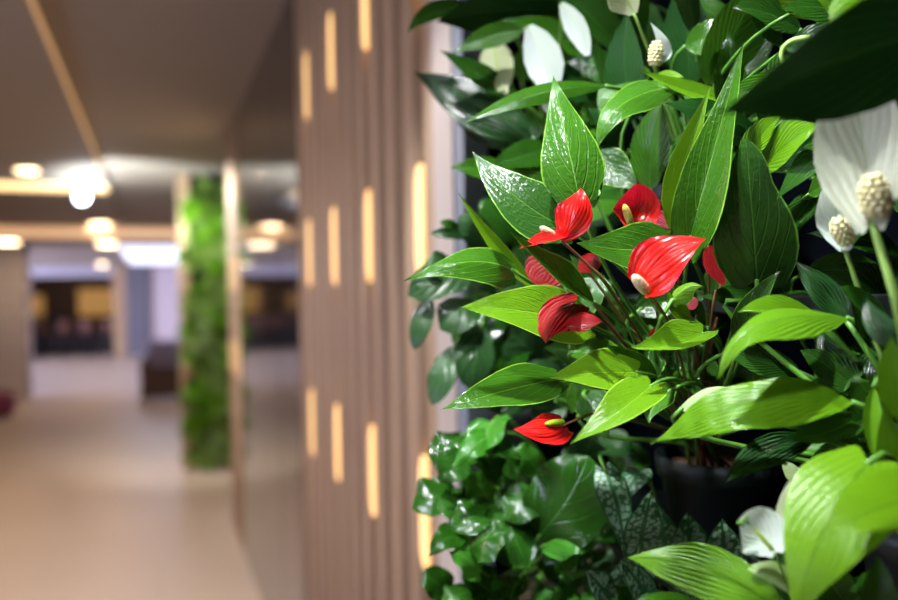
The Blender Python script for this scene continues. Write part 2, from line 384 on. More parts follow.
# ------------------------------------------------------------------ pots and plants
def potted(name, y, z, label, cat, r=.06, x=.515):
    """plant root at the foot of its pot; pots stand on the shelves of the planter wall"""
    t = thing(name, (x, y, z - .105), label, cat)
    lathe('pot', (x, y, z - .105), [(r * .72, 0), (r * .95, .085), (r * 1.03, .086), (r * 1.05, .105), (r * .98, .105), (r * .95, .088)], M['pot'], t, 32)
    V, Fc = [], []; R_ = random.Random(int(y * 1000)); n = 28
    V.append(Vector((x, y, z - .012)))
    for i in range(1, 9):
        for k in range(n):
            a = 2 * pi * k / n; rr = r * .95 * i / 8
            V.append(Vector((x + rr * cos(a), y + rr * sin(a), z - .012 + R_.uniform(-.003, .003))))
    for k in range(n): Fc.append((0, 1 + k, 1 + (k + 1) % n))
    for i in range(7):
        for k in range(n): Fc.append((1 + i * n + k, 1 + (i + 1) * n + k, 1 + (i + 1) * n + (k + 1) % n, 1 + i * n + (k + 1) % n))
    mk('soil', V, Fc, M['soil'], t)
    return t, Vector((x - .01, y, z - .01))
ZA, ZB, ZC = 1.338, 1.60, 1.13
for z, w_ in ((ZA, 'middle'), (ZB, 'upper'), (ZC, 'lower')):
    o = box('planter_shelf', (.45, -.6, z - .122), (.629, 1.163, z - .106), M['pot'], bevel=.002)
    tag(o, 'black planter shelf, the %s row of the plant wall' % w_, 'shelf', 'black planter shelves')
A, ac = potted('anthurium', .64, ZA, 'red-flowering anthurium with arrow-shaped glossy leaves in the middle of the plant wall', 'plant')
LU, luc = potted('peace_lily', .95, ZB, 'peace lily with three drooping white flowers at the upper left of the plant wall', 'plant')
LT, ltc = potted('peace_lily', .66, ZB, 'peace lily with a hooded white flower and broad upright leaves at the top', 'plant')
LR, lrc = potted('peace_lily', .40, ZA, 'peace lily at the right edge with a large and a small white flower', 'plant')
LF, lfc = potted('peace_lily', .36, ZB, 'peace lily with a huge dark leaf reaching in from the top right', 'plant')
LB, lbc = potted('peace_lily', .43, ZC, 'peace lily with broad light green leaves and a round white flower at the bottom right', 'plant')
RB, rbc = potted('round_leaved_plant', .93, ZC, 'bushy plant with round glossy leaves at the bottom left of the plant wall', 'plant')
RM_, rmc = potted('trailing_plant', 1.05, ZA, 'dark trailing plant with oval leaves hanging over the left edge of the plant wall', 'plant')
SV, svc = potted('silver_leaved_plant', .70, ZC, 'plant with silver-mottled leaves at the bottom of the plant wall', 'plant')
AL = lambda *a, **k: leaf(A, ac, *a, **k)
# --- anthurium leaves: base, tip, apparent width, bend(dx,dy,dd)
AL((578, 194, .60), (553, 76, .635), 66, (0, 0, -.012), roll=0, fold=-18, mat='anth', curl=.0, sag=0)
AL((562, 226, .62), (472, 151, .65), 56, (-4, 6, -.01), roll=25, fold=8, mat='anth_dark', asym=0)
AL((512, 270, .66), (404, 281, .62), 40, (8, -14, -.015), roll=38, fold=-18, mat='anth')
AL((536, 290, .70), (457, 191, .68), 16, (0, 6, 0), roll=10, fold=20, mat='anth_light', kind='lance')
AL((582, 322, .63), (460, 307, .57), 56, (0, -4, -.01), roll=30, fold=8, mat='anth_light')
AL((552, 380, .62), (440, 410, .57), 44, (0, -2, -.01), roll=32, fold=8, mat='anth')
AL((637, 372, .62), (549, 378, .585), 46, (0, -2, -.01), roll=35, fold=8, mat='anth_light')
AL((651, 386, .58), (570, 444, .545), 42, (6, -2, -.012), roll=35, fold=16, mat='anth_light', kind='anth')
AL((650, 380, .64), (603, 344, .61), 26, (2, -2, 0), roll=25, fold=14, mat='anth')
AL((674, 250, .64), (576, 243, .60), 56, (0, 3, -.01), roll=25, fold=8, mat='anth')
AL((594, 302, .62), (510, 232, .56), 26, (2, 6, -.005), roll=50, fold=30, mat='anth', kind='lance')
AL((703, 334, .60), (631, 347, .56), 34, (0, 6, -.01), roll=45, fold=25, mat='anth_light', curl=.15)
AL((650, 348, .66), (652, 392, .63), 32, (-3, 0, 0), roll=30, fold=10, mat='anth_dark')
AL((668, 392, .62), (650, 424, .60), 26, (-6, 0, 0), roll=20, fold=12, mat='anth')
AL((691, 236, .61), (744, 42, .58), 58, (-4, 12, -.01), roll=-30, fold=26, mat='anth', asym=-.2)
AL((672, 232, .65), (711, 86, .61), 34, (-8, 6, 0), roll=0, fold=20, mat='anth_light', kind='lance')
AL((757, 280, .60), (746, 138, .565), 82, (0, 0, -.01), roll=-5, fold=-6, mat='anth_dark', wav=.05, curl=-.1, kind='waist', nv=30)
AL((742, 338, .60), (781, 270, .575), 30, (-3, -4, 0), roll=25, fold=20, mat='anth_dark')
AL((672, 300, .61), (704, 287, .60), 22, (0, -7, 0), roll=30, fold=-30, mat='anth_light', curl=-.3)
AL((690, 318, .62), (668, 290, .61), 18, (-3, 3, 0), roll=10, fold=20, mat='anth_light', kind='lance')
AL((757, 396, .62), (753, 346, .60), 14, (5, 0, 0), roll=20, fold=35, mat='anth', kind='lance')
AL((732, 350, .62), (754, 326, .60), 16, (3, 4, 0), roll=20, fold=20, mat='anth_dark', kind='lance')
AL((664, 88, .69), (595, 155, .66), 32, (-14, -12, -.02), roll=30, fold=-12, mat='anth', kind='anth', wav=.06)
AL((652, 85, .70), (684, 77, .68), 14, (0, -4, 0), roll=20, fold=10, mat='anth_light', kind='lance')
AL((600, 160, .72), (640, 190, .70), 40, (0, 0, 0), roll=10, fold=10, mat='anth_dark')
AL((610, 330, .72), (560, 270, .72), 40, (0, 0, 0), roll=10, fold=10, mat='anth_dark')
# extra leaves deeper in the anthurium
R1 = random.Random(11)
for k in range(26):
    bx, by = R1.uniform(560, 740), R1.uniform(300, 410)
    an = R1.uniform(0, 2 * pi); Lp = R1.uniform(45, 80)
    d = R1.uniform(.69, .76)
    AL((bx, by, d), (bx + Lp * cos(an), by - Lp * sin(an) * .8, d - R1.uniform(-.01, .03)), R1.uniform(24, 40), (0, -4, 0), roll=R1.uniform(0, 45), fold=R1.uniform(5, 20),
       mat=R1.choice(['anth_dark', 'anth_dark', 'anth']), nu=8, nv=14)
for k in range(12):                                   # bare petioles and thin stems converging on the crown
    a = P(R1.uniform(600, 735), R1.uniform(270, 330), R1.uniform(.62, .68))
    tube('stem', bez(a, a.lerp(ac, .35) + Vector((-.01, 0, .0)), a.lerp(ac, .7) + Vector((-.02, 0, 0)), ac + Vector((R1.uniform(-.02, .01), R1.uniform(-.02, .02), 0)), 12), .0011, .0016, M[R1.choice(['stem', 'stem_brown', 'stem_dark'])], A)
# --- anthurium flowers
flower(A, ac, (561, 240, .59), (581, 188, .575), 40, (556, 237, .588), (540, 227, .58), 4.2, 'red', 'spadix_pink', kind='bud', bend=(4, 0, -.01), roll=10, fold=-14, asym=.1,
       extra=((570, 235, .588), (519, 249, .565), 13, (-2, -1, 0), 50, 25, 'lance'), way=(600, 276, .60), rip=.05, sr_px=1.8)
flower(A, ac, (632, 230, .64), (636, 183, .625), 50, (631, 224, .632), (624, 204, .625), 4, 'red', 'spadix_yellow', bend=(2, 0, .012), roll=10, fold=16, kind='round', rip=.06, way=(640, 262, .65), lab='brown stem of the flower facing forward')
flower(A, ac, (642, 282, .575), (706, 239, .56), 54, (647, 292, .568), (633, 275, .560), 6, 'red', 'spadix_pink', bend=(-3, -7, -.01), roll=22, fold=6, asym=0, rip=.07, kind='anth', way=(668, 320, .60), curl=-.05, sr_px=1.8)
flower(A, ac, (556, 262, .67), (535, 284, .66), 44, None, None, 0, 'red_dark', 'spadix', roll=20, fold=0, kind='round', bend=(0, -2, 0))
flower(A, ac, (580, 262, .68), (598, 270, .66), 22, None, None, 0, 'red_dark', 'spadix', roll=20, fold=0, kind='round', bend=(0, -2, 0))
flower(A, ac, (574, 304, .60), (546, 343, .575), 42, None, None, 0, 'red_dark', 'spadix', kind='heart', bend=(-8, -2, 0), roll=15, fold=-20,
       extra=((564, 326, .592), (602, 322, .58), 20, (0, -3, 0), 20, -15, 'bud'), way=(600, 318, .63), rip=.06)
flower(A, ac, (562, 426, .60), (513, 429, .58), 34, (564, 422, .596), (545, 424, .585), 3.6, 'red', 'spadix_green', bend=(4, 2, -.008), roll=22, fold=-6, way=(590, 414, .61), rip=.12, kind='heart')
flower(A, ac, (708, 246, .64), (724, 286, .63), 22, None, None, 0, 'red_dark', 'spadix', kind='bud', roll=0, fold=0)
flower(A, ac, (668, 226, .655), (650, 222, .65), 28, None, None, 0, 'pink', 'spadix', kind='round', roll=20, fold=0)
flower(A, ac, (688, 306, .63), (698, 300, .62), 12, None, None, 0, 'pink', 'spadix', kind='round', roll=20, fold=0)
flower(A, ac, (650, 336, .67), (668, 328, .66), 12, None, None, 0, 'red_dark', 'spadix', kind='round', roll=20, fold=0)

# --- upper left lily (blurred, further)
UL = lambda *a, **k: leaf(LU, luc, *a, **{**dict(kind='lily', mat='lily', pr=.002), **k})
UL((532, 138, .86), (414, 72, .90), 50, (2, -2, -.015), roll=14, fold=-10, mat='lily_rib_dark', ribs=.0011)
UL((530, 140, .87), (448, 112, .91), 30, (0, 4, 0), roll=20, fold=-10, ribs=.0006, mat='lily_rib_dark')
UL((470, 5, .90), (407, 33, .86), 20, (-6, -6, 0), roll=20, fold=20, mat='lily')
UL((560, 12, .88), (436, 22, .84), 50, (0, -6, 0), roll=-20, fold=10, mat='lily_deep')
UL((524, 30, .84), (453, 54, .82), 24, (0, -5, 0), roll=10, fold=10, mat='lily_mid')
UL((606, 86, .72), (464, 124, .66), 20, (-2, -10, -.01), roll=25, fold=-12, mat='lily_mid')
UL((645, 92, .75), (562, 62, .78), 32, (6, -8, 0), roll=32, fold=-10, ribs=.0006)
UL((550, 30, .9), (520, -40, .86), 40, (0, 0, 0), roll=10, fold=10)
UL((600, 60, .86), (500, 20, .84), 26, (0, -6, 0), roll=40, fold=10, mat='lily_mid')
UL((600, 26, .9), (620, -60, .86), 44, (0, 0, 0), roll=10, fold=10, mat='lily_mid')
UL((520, 180, .84), (450, 168, .80), 26, (0, -4, 0), roll=30, fold=10, mat='lily_mid')
UL((560, 150, .84), (488, 170, .80), 30, (0, -4, 0), roll=30, fold=10, mat='lily')
UL((520, 100, .86), (440, 50, .84), 22, (0, 0, 0), roll=30, fold=10, mat='lily')
flower(LU, luc, (494, 42, .86), (500, 92, .85), 36, None, None, 0, 'white_green', 'spadix', bend=(0, 0, 0), roll=0, fold=-16, stem='stem_light', rip=0, kind='round')
flower(LU, luc, (528, 26, .80), (552, 100, .79), 46, None, None, 0, 'white', 'spadix', kind='bud', bend=(4, -2, 0), roll=0, fold=-32, stem='stem_light', rip=0)
flower(LU, luc, (546, 92, .82), (556, 118, .81), 18, None, None, 0, 'white', 'spadix', kind='bud', bend=(0, 0, 0), roll=10, fold=-22, stem='stem_light')
flower(LU, luc, (561, 3, .80), (589, 60, .79), 24, None, None, 0, 'white', 'spadix', kind='bud', bend=(3, -2, 0), roll=10, fold=-22, stem='stem_light')
flower(LU, luc, (494, 78, .86), (508, 94, .85), 14, None, None, 0, 'white_green', 'spadix', kind='bud', roll=0, fold=-15, stem='stem_light')
# --- top lily
TL = lambda *a, **k: leaf(LT, ltc, *a, **{**dict(kind='lily', mat='lily_mid', pr=.002), **k})
TL((706, 86, .72), (768, -30, .68), 56, (0, 0, 0), roll=-30, fold=12, mat='lily_mid')
TL((690, 90, .76), (684, -30, .74), 46, (0, 0, 0), roll=-20, fold=12, mat='lily_deep')
TL((724, 92, .76), (770, -10, .74), 36, (8, 0, 0), roll=-20, fold=12, mat='lily')
TL((634, 120, .76), (628, 10, .74), 40, (-6, 0, 0), roll=-20, fold=10, mat='lily_deep')
TL((640, 116, .78), (592, 40, .76), 26, (-4, 0, 0), roll=40, fold=10, mat='lily')
TL((722, 60, .80), (664, 30, .78), 20, (0, -8, 0), roll=45, fold=10, mat='lily')
TL((800, 30, .66), (732, 8, .64), 30, (0, -6, 0), roll=50, fold=10, mat='lily')
TL((782, 46, .68), (752, 0, .66), 20, (-6, -4, 0), roll=40, fold=10, mat='lily')
TL((818, 18, .60), (760, -20, .58), 40, (0, -10, 0), roll=30, fold=10, mat='lily_light')
TL((860, 30, .56), (806, -6, .54), 30, (0, -10, 0), roll=40, fold=10, mat='lily_light')
TL((898, 24, .52), (846, -12, .50), 30, (0, -8, 0), roll=40, fold=10, mat='lily')
TL((758, 172, .60), (820, 124, .55), 34, (0, -6, -.01), roll=45, fold=12, mat='lily_light')
TL((742, 168, .60), (782, 116, .57), 26, (-2, -6, 0), roll=30, fold=14, mat='lily_light')
TL((650, 190, .72), (662, 96, .70), 40, (-4, 0, 0), roll=-20, fold=14, mat='lily_mid')
TL((740, 100, .70), (640, 70, .66), 16, (0, 6, 0), roll=50, fold=14, mat='lily_light')
TL((820, 190, .66), (780, 250, .64), 26, (0, -6, 0), roll=20, fold=14, mat='lily')
TL((830, 150, .64), (785, 180, .62), 24, (0, -6, 0), roll=30, fold=14, mat='lily_mid')
flower(LT, ltc, (655, 66, .70), (650, 22, .69), 16, (655, 66, .70), (657, 41, .695), 6, 'white', 'spadix', kind='bud', bend=(16, 4, .01), roll=50, fold=30, stem='stem_light', knobs=1, way=(656, 84, .71), rip=0)
flower(LT, ltc, (634, 14, .70), (600, -14, .69), 34, None, None, 0, 'white_green', 'spadix', kind='bud', bend=(4, -6, 0), roll=20, fold=-20, stem='stem_light', rip=0)
pts = bez(P(785, 66, .56), P(776, 52, .56), P(784, 38, .56), P(810, 38, .55), 14)
tube('curled_stem', pts, .0016, .0022, M['stem_light'], LT)
# --- foreground leaf from upper right
leaf(LF, lfc, (1030, 2, .44), (719, 115, .385), 112, (-6, -9, -.01), roll=-38, fold=8, kind='lily', mat='lily_deep', pr=.003)
leaf(LF, lfc, (940, -30, .50), (830, 40, .47), 60, (-10, -6, -.01), roll=40, fold=8, kind='lily', mat='lily_light', pr=.003)
# --- right lily
RL = lambda *a, **k: leaf(LR, lrc, *a, **{**dict(kind='lily', mat='lily_mid', pr=.0018), **k})
flower(LR, lrc, (846, 252, .52), (832, 170, .51), 46, (848, 243, .516), (836, 219, .508), 8, 'white', 'spadix', bend=(-2, 0, .012), roll=0, fold=24, kind='bud', stem='stem_light', knobs=1, way=(870, 322, .53), sr_px=3, rip=.02)
flower(LR, lrc, (872, 222, .46), (850, 62, .46), 96, (877, 216, .456), (872, 174, .45), 12, 'white_shaded', 'spadix', bend=(2, 0, .015), roll=-10, fold=24, kind='round', stem='stem_light', knobs=1, way=(897, 303, .45), sr_px=5, rip=.02)
RL((846, 320, .54), (794, 259, .56), 30, (2, 2, 0), roll=30, fold=14, mat='lily_rib_dark', ribs=.0004)
RL((848, 318, .53), (718, 380, .50), 34, (-27, -23, -.02), roll=48, fold=-12, mat='lily_light', kind='arch', curl=-.1)
RL((826, 330, .55), (738, 312, .52), 26, (0, -10, 0), roll=50, fold=10, mat='lily_light')
RL((822, 330, .57), (873, 414, .54), 36, (-6, 4, 0), roll=15, fold=22, mat='lily')
RL((874, 340, .54), (850, 300, .52), 20, (0, 0, 0), roll=40, fold=10, mat='lily')
RL((905, 350, .48), (866, 296, .51), 28, (-4, 0, 0), roll=35, fold=-14, mat='lily_rib_dark', ribs=.0004)
RL((892, 330, .52), (838, 286, .52), 20, (-4, -6, 0), roll=45, fold=14, mat='lily')
RL((870, 400, .54), (800, 350, .56), 34, (-4, -6, 0), roll=20, fold=14, mat='lily')
RL((902, 420, .48), (892, 335, .46), 34, (-4, 0, 0), roll=10, fold=14, mat='lily_light')
RL((874, 386, .50), (878, 468, .49), 20, (-6, 0, 0), roll=25, fold=30, mat='lily_light', kind='lance')
RL((853, 402, .505), (651, 444, .535), 50, (-6, -20, -.012), roll=40, fold=-5, mat='lily_light', wav=.09, ribs=.0002)
RL((864, 410, .54), (786, 437, .52), 30, (6, 8, -.01), roll=40, fold=12, mat='lily_mid')
RL((682, 408, .56), (752, 398, .53), 24, (0, -6, 0), roll=30, fold=-10, mat='lily_pale', kind='bud')
RL((812, 438, .55), (724, 484, .52), 34, (-4, -6, 0), roll=30, fold=10, mat='lily_rib_dark', ribs=.0006)
RL((860, 440, .56), (800, 500, .55), 34, (0, -6, 0), roll=20, fold=10, mat='lily')
RL((784, 462, .56), (806, 492, .55), 16, (0, 0, 0), roll=20, fold=10, mat='lily_pale', kind='bud')
RL((740, 300, .60), (800, 330, .58), 30, (0, -4, 0), roll=40, fold=10, mat='lily')
RL((800, 372, .60), (720, 350, .60), 30, (0, 0, 0), roll=20, fold=10, mat='lily')
RL((880, 440, .52), (850, 380, .54), 30, (0, 0, 0), roll=20, fold=10, mat='lily')
RL((896, 520, .50), (884, 400, .47), 30, (0, 0, 0), roll=20, fold=10, mat='lily_light')
# --- bottom right lily
BL = lambda *a, **k: leaf(LB, lbc, *a, **{**dict(kind='lily', mat='lily_light', pr=.0022), **k})
BL((868, 463, .46), (794, 622, .44), 100, (-10, -6, -.015), roll=16, fold=-6, kind='anth', wav=.02, mat='lily_lime')
BL((975, 492, .44), (824, 538, .40), 66, (-10, -10, -.01), roll=40, fold=6, kind='lily', mat='lily_lime')
BL((784, 612, .465), (626, 558, .515), 54, (0, -16, -.004), roll=44, fold=0, mat='lily_ribbed', ribs=.0008)
BL((806, 592, .50), (742, 568, .49), 24, (0, -6, -.01), roll=35, fold=6, mat='lily_pale', kind='lance')
BL((880, 640, .46), (878, 556, .45), 40, (0, 0, -.01), roll=10, fold=20, mat='lily_mid')
BL((850, 610, .52), (812, 556, .50), 40, (0, 0, -.01), roll=10, fold=10, mat='lily_mid')
BL((720, 640, .54), (640, 596, .52), 30, (0, -6, -.01), roll=40, fold=10, mat='lily_mid')
BL((900, 610, .50), (850, 590, .48), 36, (0, -6, -.01), roll=40, fold=10, mat='lily')
BL((790, 640, .52), (700, 590, .54), 36, (0, -6, -.01), roll=30, fold=10, mat='lily')
flower(LB, lbc, (775, 552, .475), (740, 518, .48), 54, (774, 551, .471), (754, 529, .47), 2.3, 'white', 'spadix_green', bend=(0, -3, .006), roll=15, fold=10, kind='round', stem='stem_light', rip=.02, way=(790, 592, .49))
flower(LB, lbc, (784, 542, .49), (790, 480, .49), 20, None, None, 0, 'white_green', 'spadix', bend=(-1, 0, 0), roll=0, fold=-20, kind='bud', stem='stem_light', rip=0)
v, f = merge([latheg(P(744 + dx, 521 + dy, .475), [(.0008, -.001), (.0016, 0), (.0005, .0015)], 6) for dx, dy in ((0, 0), (4, 2), (-2, 4), (3, -3), (-5, 2))])
mk('stamens', v, f, M['stem'], LB)
# --- round leaved plant bottom left
BR = lambda *a, **k: leaf(RB, rbc, *a, **{**dict(kind='round', mat='round', pr=.0016, wav=.16), **k})
BR((540, 535, .78), (588, 456, .74), 84, (4, 2, -.01), roll=10, fold=-4, mat='round', kind='round', wav=.2)
BR((500, 508, .80), (528, 566, .77), 52, (0, 0, -.01), roll=30, fold=-6, mat='round')
BR((545, 545, .78), (600, 530, .76), 40, (0, -4, -.01), roll=30, fold=-6, mat='round_light')
R2 = random.Random(5)
spots = [(432, 500), (440, 545), (434, 585), (452, 470), (468, 452), (458, 510), (462, 560), (478, 490), (486, 540), (478, 586), (500, 450), (505, 480), (520, 505),
         (512, 590), (535, 596), (548, 572), (530, 545), (566, 590), (575, 562), (596, 600), (560, 545), (590, 552), (600, 580), (470, 520), (446, 452), (490, 470), (618, 604),
         (454, 600), (500, 610), (540, 620), (484, 440), (524, 460), (515, 540), (555, 606), (462, 535)]
for k, (x, y) in enumerate(spots):
    an = R2.uniform(0, 2 * pi) if x > 470 else R2.uniform(pi * .7, pi * 1.4)
    Lp = R2.uniform(30, 46); d = R2.uniform(.77, .86)
    BR((x - Lp / 2 * cos(an) + 4, y + Lp / 2 * sin(an), d), (x + Lp / 2 * cos(an), y - Lp / 2 * sin(an), d - .02), R2.uniform(26, 40), (0, -3, -.008),
       roll=R2.uniform(0, 50), fold=R2.uniform(-14, 10), mat=R2.choice(['round', 'round', 'round_light']), kind=R2.choice(['round', 'round', 'heart']), nu=8, nv=14)
# --- dark trailing plant left middle
MR = lambda *a, **k: leaf(RM_, rmc, *a, **{**dict(kind='round', mat='round_dark', pr=.0018), **k})
for b_, t_, w_, mt in [((468, 268), (408, 296), 40, 'round_dark'), ((428, 300), (414, 350), 22, 'round_dark'), ((452, 350), (432, 405), 28, 'round_dark'),
                       ((470, 300), (440, 330), 40, 'round_dark'), ((500, 300), (455, 350), 50, 'round'), ((480, 330), (470, 390), 40, 'round_dark'),
                       ((470, 236), (430, 234), 12, 'round_dark'), ((462, 232), (440, 222), 10, 'round'), ((520, 330), (490, 370), 50, 'round'),
                       ((500, 370), (460, 380), 36, 'round_dark'), ((540, 300), (500, 290), 44, 'round_dark'), ((490, 250), (460, 215), 30, 'round_dark'),
                       ((520, 240), (480, 200), 34, 'round'), ((540, 360), (505, 330), 50, 'round_dark'), ((560, 400), (520, 370), 50, 'round_dark'),
                       ((505, 262), (470, 250), 36, 'round'), ((530, 395), (480, 400), 40, 'round_dark'), ((450, 270), (425, 262), 26, 'round_dark'), ((590, 340), (560, 300), 50, 'round_dark')]:
    d = .86 if b_[0] < 500 else .92
    MR((b_[0], b_[1], d), (t_[0], t_[1], d - .02), w_, (0, -2, -.01), roll=R2.uniform(5, 35), fold=R2.uniform(-12, 8), mat=mt, nu=8, nv=14)
# --- silver plant
SL = lambda *a, **k: leaf(SV, svc, *a, **{**dict(kind='heart', mat='silver', pr=.0015), **k})
SL((606, 472, .70), (625, 562, .67), 34, (4, -2, -.005), roll=15, fold=-8, kind='anth')
for b_, t_, w_ in [((655, 560), (600, 590), 34), ((640, 545), (652, 490), 36), ((668, 556), (655, 502), 34), ((690, 560), (688, 512), 38), ((724, 572), (722, 518), 42), ((700, 590), (660, 560), 30),
                   ((650, 600), (620, 560), 30), ((610, 600), (585, 570), 30), ((640, 470), (625, 500), 26), ((746, 580), (750, 545), 30), ((670, 610), (635, 600), 30)]:
    d = R2.uniform(.66, .74)
    SL((b_[0], b_[1], d), (t_[0], t_[1], d - .02), w_, (0, -2, -.01), roll=R2.uniform(5, 35), fold=R2.uniform(-12, 8), nu=8, nv=14, wav=.06)
# --- deeper leaves that close the wall behind the flowers
def deep(root, crown, n, x0, x1, y0, y1, mats, kind, L0, L1, w0, w1, seed, dlo, dhi):
    R_ = random.Random(seed)
    for k in range(n):
        x, y = R_.uniform(x0, x1), R_.uniform(y0, y1); an = R_.uniform(0, 2 * pi); L = R_.uniform(L0, L1)
        kk = .345 + .00117 * (x - 449); d = R_.uniform(dlo, dhi) / kk
        leaf(root, crown, (x, y, d), (x + L * cos(an), y - L * sin(an), d - R_.uniform(0, .03)), R_.uniform(w0, w1), (R_.uniform(-4, 4), -6, -.01), roll=R_.uniform(0, 50), fold=R_.uniform(-10, 20),
             kind=kind, mat=R_.choice(mats), nu=6, nv=12, pet=(k % 2 == 0), pr=.0015)
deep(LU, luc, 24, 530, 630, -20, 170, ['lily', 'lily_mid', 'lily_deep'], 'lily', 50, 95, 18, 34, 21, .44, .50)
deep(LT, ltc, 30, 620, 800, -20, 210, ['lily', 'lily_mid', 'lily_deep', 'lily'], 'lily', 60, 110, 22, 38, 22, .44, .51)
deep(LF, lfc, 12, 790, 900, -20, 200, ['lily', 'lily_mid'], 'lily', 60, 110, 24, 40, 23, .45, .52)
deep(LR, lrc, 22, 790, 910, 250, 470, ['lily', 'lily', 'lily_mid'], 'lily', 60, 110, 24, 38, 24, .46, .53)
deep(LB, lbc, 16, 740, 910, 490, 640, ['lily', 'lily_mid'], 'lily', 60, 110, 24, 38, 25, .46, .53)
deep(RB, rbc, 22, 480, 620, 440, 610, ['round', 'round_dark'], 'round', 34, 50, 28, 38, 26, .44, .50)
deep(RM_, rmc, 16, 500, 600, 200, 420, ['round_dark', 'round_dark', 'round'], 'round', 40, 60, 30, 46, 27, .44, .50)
# ------------------------------------------------------------------ the room
def st(name, a, b, mat, **k): return box(name, a, b, mat, kind='structure', **k)
XW = .46
st('floor', (-9, -3, -.1), (4, 24, 0), M['floor'])
st('ceiling', (-.39, -3, 2.56), (3, 11.9, 2.7), M['ceil'])
st('ceiling', (-9, -3, 2.515), (-.39, 11.9, 2.7), M['ceil'])
st('ceiling', (-9, 11.9, 2.30), (4, 24, 2.7), M['ceil'])
# slats: one profile swept up, one object
def slat_panel(name, y0, y1, pitch, g0, label):
    t = thing(name, (XW, (y0 + y1) / 2, 0), label, 'wall panel')
    box('back_board', (XW + .03, y0, .0), (XW + .06, y1, 2.559), M['slat_back'], t)
    n = int(round((y1 - y0) / pitch)); 
    k = 0; y = g0
    while y > y0 + .001: y -= pitch
    while y < y1 - .001:
        a, b = max(y + .026, y0), min(y + pitch - .026, y1)
        if b - a > .02:
            pts = []
            for i in range(13):
                s = -1 + 2 * i / 12; 
                pts.append((XW + .03 - .034 * (1 - abs(s) ** 9) ** .5, (a + b) / 2 + s * (b - a) / 2))
            V = [(x, yy, z) for z in (.0, 2.559) for x, yy in pts]
            Fc = [(i, i + 1, i + 14, i + 13) for i in range(12)] + [tuple(range(13))[::-1], tuple(range(13, 26))]
            mk('slat', V, Fc, M['slat'], t)
        y += pitch
    return t
SP = slat_panel('slat_wall_panel', 1.302, 2.71, .125, 1.40, 'fluted light wood wall panel with glowing slots, between the plants and the dark glossy panels')
def slot(y, z, w=.030, par=None):
    v, f = [], []
    n = 8
    # narrow diffuser with round ends lying in the groove
    w = .048
    pts = [(w / 2 * cos(a), .06 + .045 * sin(a)) for a in [pi * i / n for i in range(n + 1)]]
    pts += [(-x, -yy) for x, yy in pts]
    m = len(pts)
    v = [(XW - .003, y + a, z + b) for a, b in pts] + [(XW + .029, y + a, z + b) for a, b in pts]
    f = [tuple(range(m))] + [tuple(range(m, 2 * m))[::-1]] + [(i, i + m, (i + 1) % m + m, (i + 1) % m) for i in range(m)]
    return mk('slot_light', v, f, M['slot'], par, smooth=False)
for y in (1.40, 1.775, 2.15, 2.525):
    for z in (2.16, 1.632, 1.095): slot(y, z, .036, SP)
SP2 = slat_panel('slat_wall_panel', 4.80, 5.48, .13, 5.0, 'narrow light wood slatted panel with glowing slots, beyond the dark glossy panels')
for y in (4.87, 5.13, 5.39):
    for z in (2.165, 1.64, 1.115): slot(y, z, .036, SP2)
# dark glossy panels
st('trim_5', (XW + .004, 2.712, 0), (XW + .03, 2.738, 2.559), M['black'])
for i, (a, b) in enumerate(((2.74, 3.24), (3.246, 3.76), (3.766, 4.28), (4.286, 4.795))):
    o = box('glossy_wall_panel', (XW, a, 0), (XW + .03, b, 2.559), M['gloss'], bevel=.002)
    tag(o, ['dark glossy wall panel right next to the fluted wood panel', 'dark glossy wall panel, second from the fluted wood panel',
            'dark glossy wall panel, third from the fluted wood panel', 'dark glossy wall panel next to the distant narrow slatted panel'][i], 'wall panel', 'dark glossy wall panels')
st('wall_right', (XW + .066, 2.715, 0), (XW + .3, 5.48, 2.559), M['side_wall'])
st('wall_right', (.8, 5.3, 0), (.95, 7.25, 2.559), M['side_wall'])
st('wall_recess', (.63, -1.2, 0), (.72, 1.2, 2.559), M['backing'])
st('trim_1', (.452, 1.205, 0), (.52, 1.30, 2.559), M['edge_wood'])
st('trim_2', (.455, 1.165, 0), (.495, 1.203, 2.559), M['frame'])
st('wall_recess', (.497, 1.168, 0), (.63, 1.203, 2.559), M['backing'])
st('wall_left', (-3.2, -3, 0), (-3.0, 12, 2.514), M['side_wall'])
st('wall_near', (-3.0, -3.1, 0), (.7, -2.9, 2.514), M['side_wall'])
st('wall_tiled', (-4.6, 13.3, 0), (-1.77, 13.6, 2.299), M['tiles'])
# far wall with opening to the bar
FY = 22
st('wall_far', (-.98, FY, 0), (-.1, FY + .2, 2.299), M['far_wall'])
st('wall_far', (-9, FY, 0), (-3.0, FY + .2, 2.299), M['far_wall'])
st('wall_far', (-3.0, FY, 2.05), (-.98, FY + .2, 2.299), M['far_wall'])
st('wall_far', (-.1, FY, 0), (4, FY + .2, 2.299), M['curtain'])
st('wall_end', (3.9, 8, 0), (4, FY, 2.299), M['far_wall'])
st('trim_3', (-1.0, FY - .06, 0), (-.72, FY - .001, 2.299), M['pier'])
st('trim_4', (-.72, FY - .05, 0), (-.1, FY - .001, 2.299), M['grey'])
st('wall_bar', (-5, FY + 3, 0), (0, FY + 3.1, 2.5), M['bar_wall'])
st('wall_bar', (-.2, FY + .2, 0), (-.1, FY + 3, 2.5), M['bar_dark'])
st('wall_bar', (-5, FY + .2, 0), (-4.9, FY + 3, 2.5), M['bar_dark'])
st('floor', (-9, 24, -.1), (4, 26, 0), M['bar_dark'])
st('ceiling', (-5, FY + .2, 2.5), (0, FY + 3.1, 2.6), M['bar_dark'])
o = box('lit_panel', (-2.05, FY + 2.9, 1.0), (-1.05, FY + 2.999, 1.75), M['amber']); tag(o, 'amber backlit panel behind the bar counter', 'light panel')
